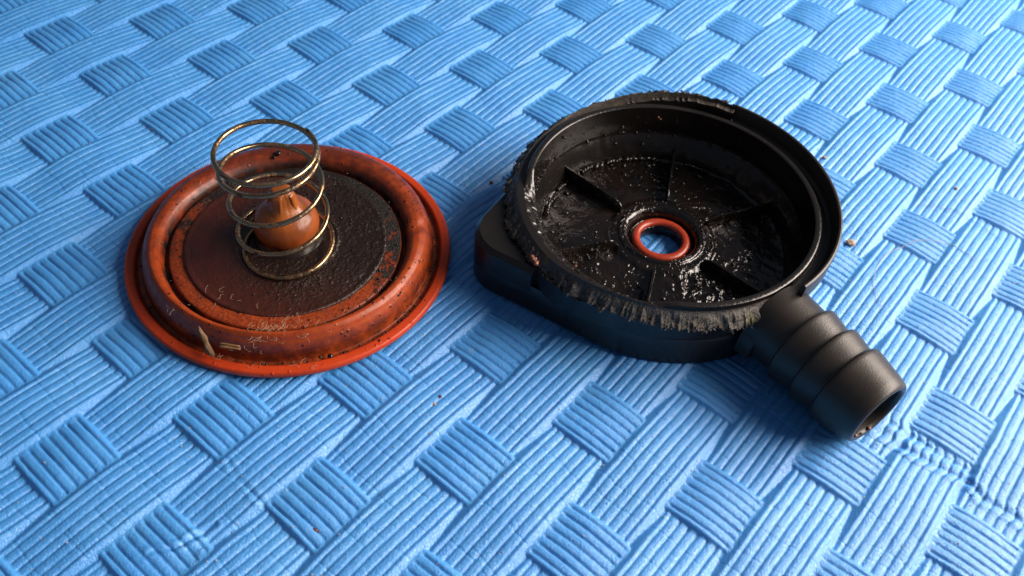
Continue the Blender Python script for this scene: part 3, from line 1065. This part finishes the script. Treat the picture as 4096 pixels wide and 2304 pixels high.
tag(obj('dry_flake', V, F, M_WOOD, None), 'curled brown dry flake caught on the lower left of the orange disc', 'flake')


def hair(name, pix, label, z=.10, r=.006, mat=M_HAIR):
    P = np.array([ground(x_, y_, 0) for x_, y_ in pix])
    t = np.linspace(0, 1, len(P)); tt = np.linspace(0, 1, 60)
    Q = np.stack([spline(t, P[:, c], tt) for c in range(3)], 1)
    Q[:, 2] = mat_height(Q[:, 0], Q[:, 1], False) + .02 + .02 * np.abs(np.sin(tt * 17))
    V, F = tube(Q, r, 5)
    tag(obj(name, V, F, mat, None, sharp=0), label, 'hair')


hair('loose_hair', [(882, 310), (876, 297), (873, 285), (876, 270), (886, 256), (900, 248), (916, 243), (930, 242), (950, 246), (975, 262)],
     'long pale curved hair on the mat to the right of the black cover')
hair('loose_hair', [(918, 205), (935, 207), (955, 212), (975, 222), (1000, 240)], 'faint grey hair crossing the ribs near the right edge', r=.004,
     mat=mat_plain('grey_hair', (0.2, 0.2, 0.22)))
hair('loose_hair', [(197, 576), (196, 566), (198, 556), (203, 548)], 'thin dark hair at the bottom left edge of the mat', r=.004, mat=mat_plain('dark_hair', (0.05, 0.05, 0.06)))


def crumb(px, py, r, mat, label, n=3):
    q = ground(px, py, .02); h = float(mat_height(np.array([q[0]]), np.array([q[1]]), False)[0])
    parts = [blob(q[0] + random.gauss(0, r * .5), q[1] + random.gauss(0, r * .5), h + r * .5, r * random.uniform(.6, 1), .6, px + k, 1.4) for k in range(n)]
    V, F = merge(parts)
    tag(obj('crumb', V, F, mat, None, sharp=30), label, 'crumb', 'crumbs lying on the mat')


crumb(849.5, 242.5, .075, M_TAN, 'largest tan crumb beside the right wall of the black cover')
crumb(826.5, 157, .04, M_TAN, 'small tan crumb just behind the upper right rim of the black cover')
crumb(435, 404, .035, M_TAN, 'pale tan crumb on the ribs below the orange disc, the lighter of the close pair')
crumb(440.5, 397, .026, M_RUST, 'reddish crumb on the ribs below the orange disc, the darker of the close pair')
crumb(316, 530.5, .032, M_RUST, 'brown crumb in a square patch near the bottom edge left of centre')
crumb(492, 181, .035, M_RUST, 'blurry rust coloured crumb on the mat left of the black cover')
crumb(956, 190, .04, M_TAN, 'tan crumb in a groove at the far right of the mat', 2)
crumb(429, 434, .02, M_TAN, 'tiny tan crumb on the mat below the two close crumbs', 2)

# fine dust over the mat
parts = []
for k in range(420):
    px, py = random.uniform(0, 1024), random.uniform(120, 576)
    q = ground(px, py, .02); h = float(mat_height(np.array([q[0]]), np.array([q[1]]), False)[0])
    if math.hypot(q[0] - DX, q[1] - DY) < 3.1 or math.hypot(q[0] - KX, q[1] - KY) < 3.3: continue
    parts.append(blob(q[0], q[1], h + .006, random.uniform(.006, .013), .7, k, 1.5))
V, F = merge(parts)
tag(obj('dust_specks', V, F, mat_plain('dust', (0.42, 0.36, 0.33), rough=.8), None, smooth=False), 'fine pale dust specks scattered over the blue mat', 'dust', kind='stuff')

tri = 0
for o in bpy.data.objects:
    if o.type == 'MESH': tri += sum(len(p.vertices) - 2 for p in o.data.polygons) if len(o.data.polygons) < 50000 else 2 * len(o.data.polygons)
print('TRIS', tri, 'mat faces', nf)
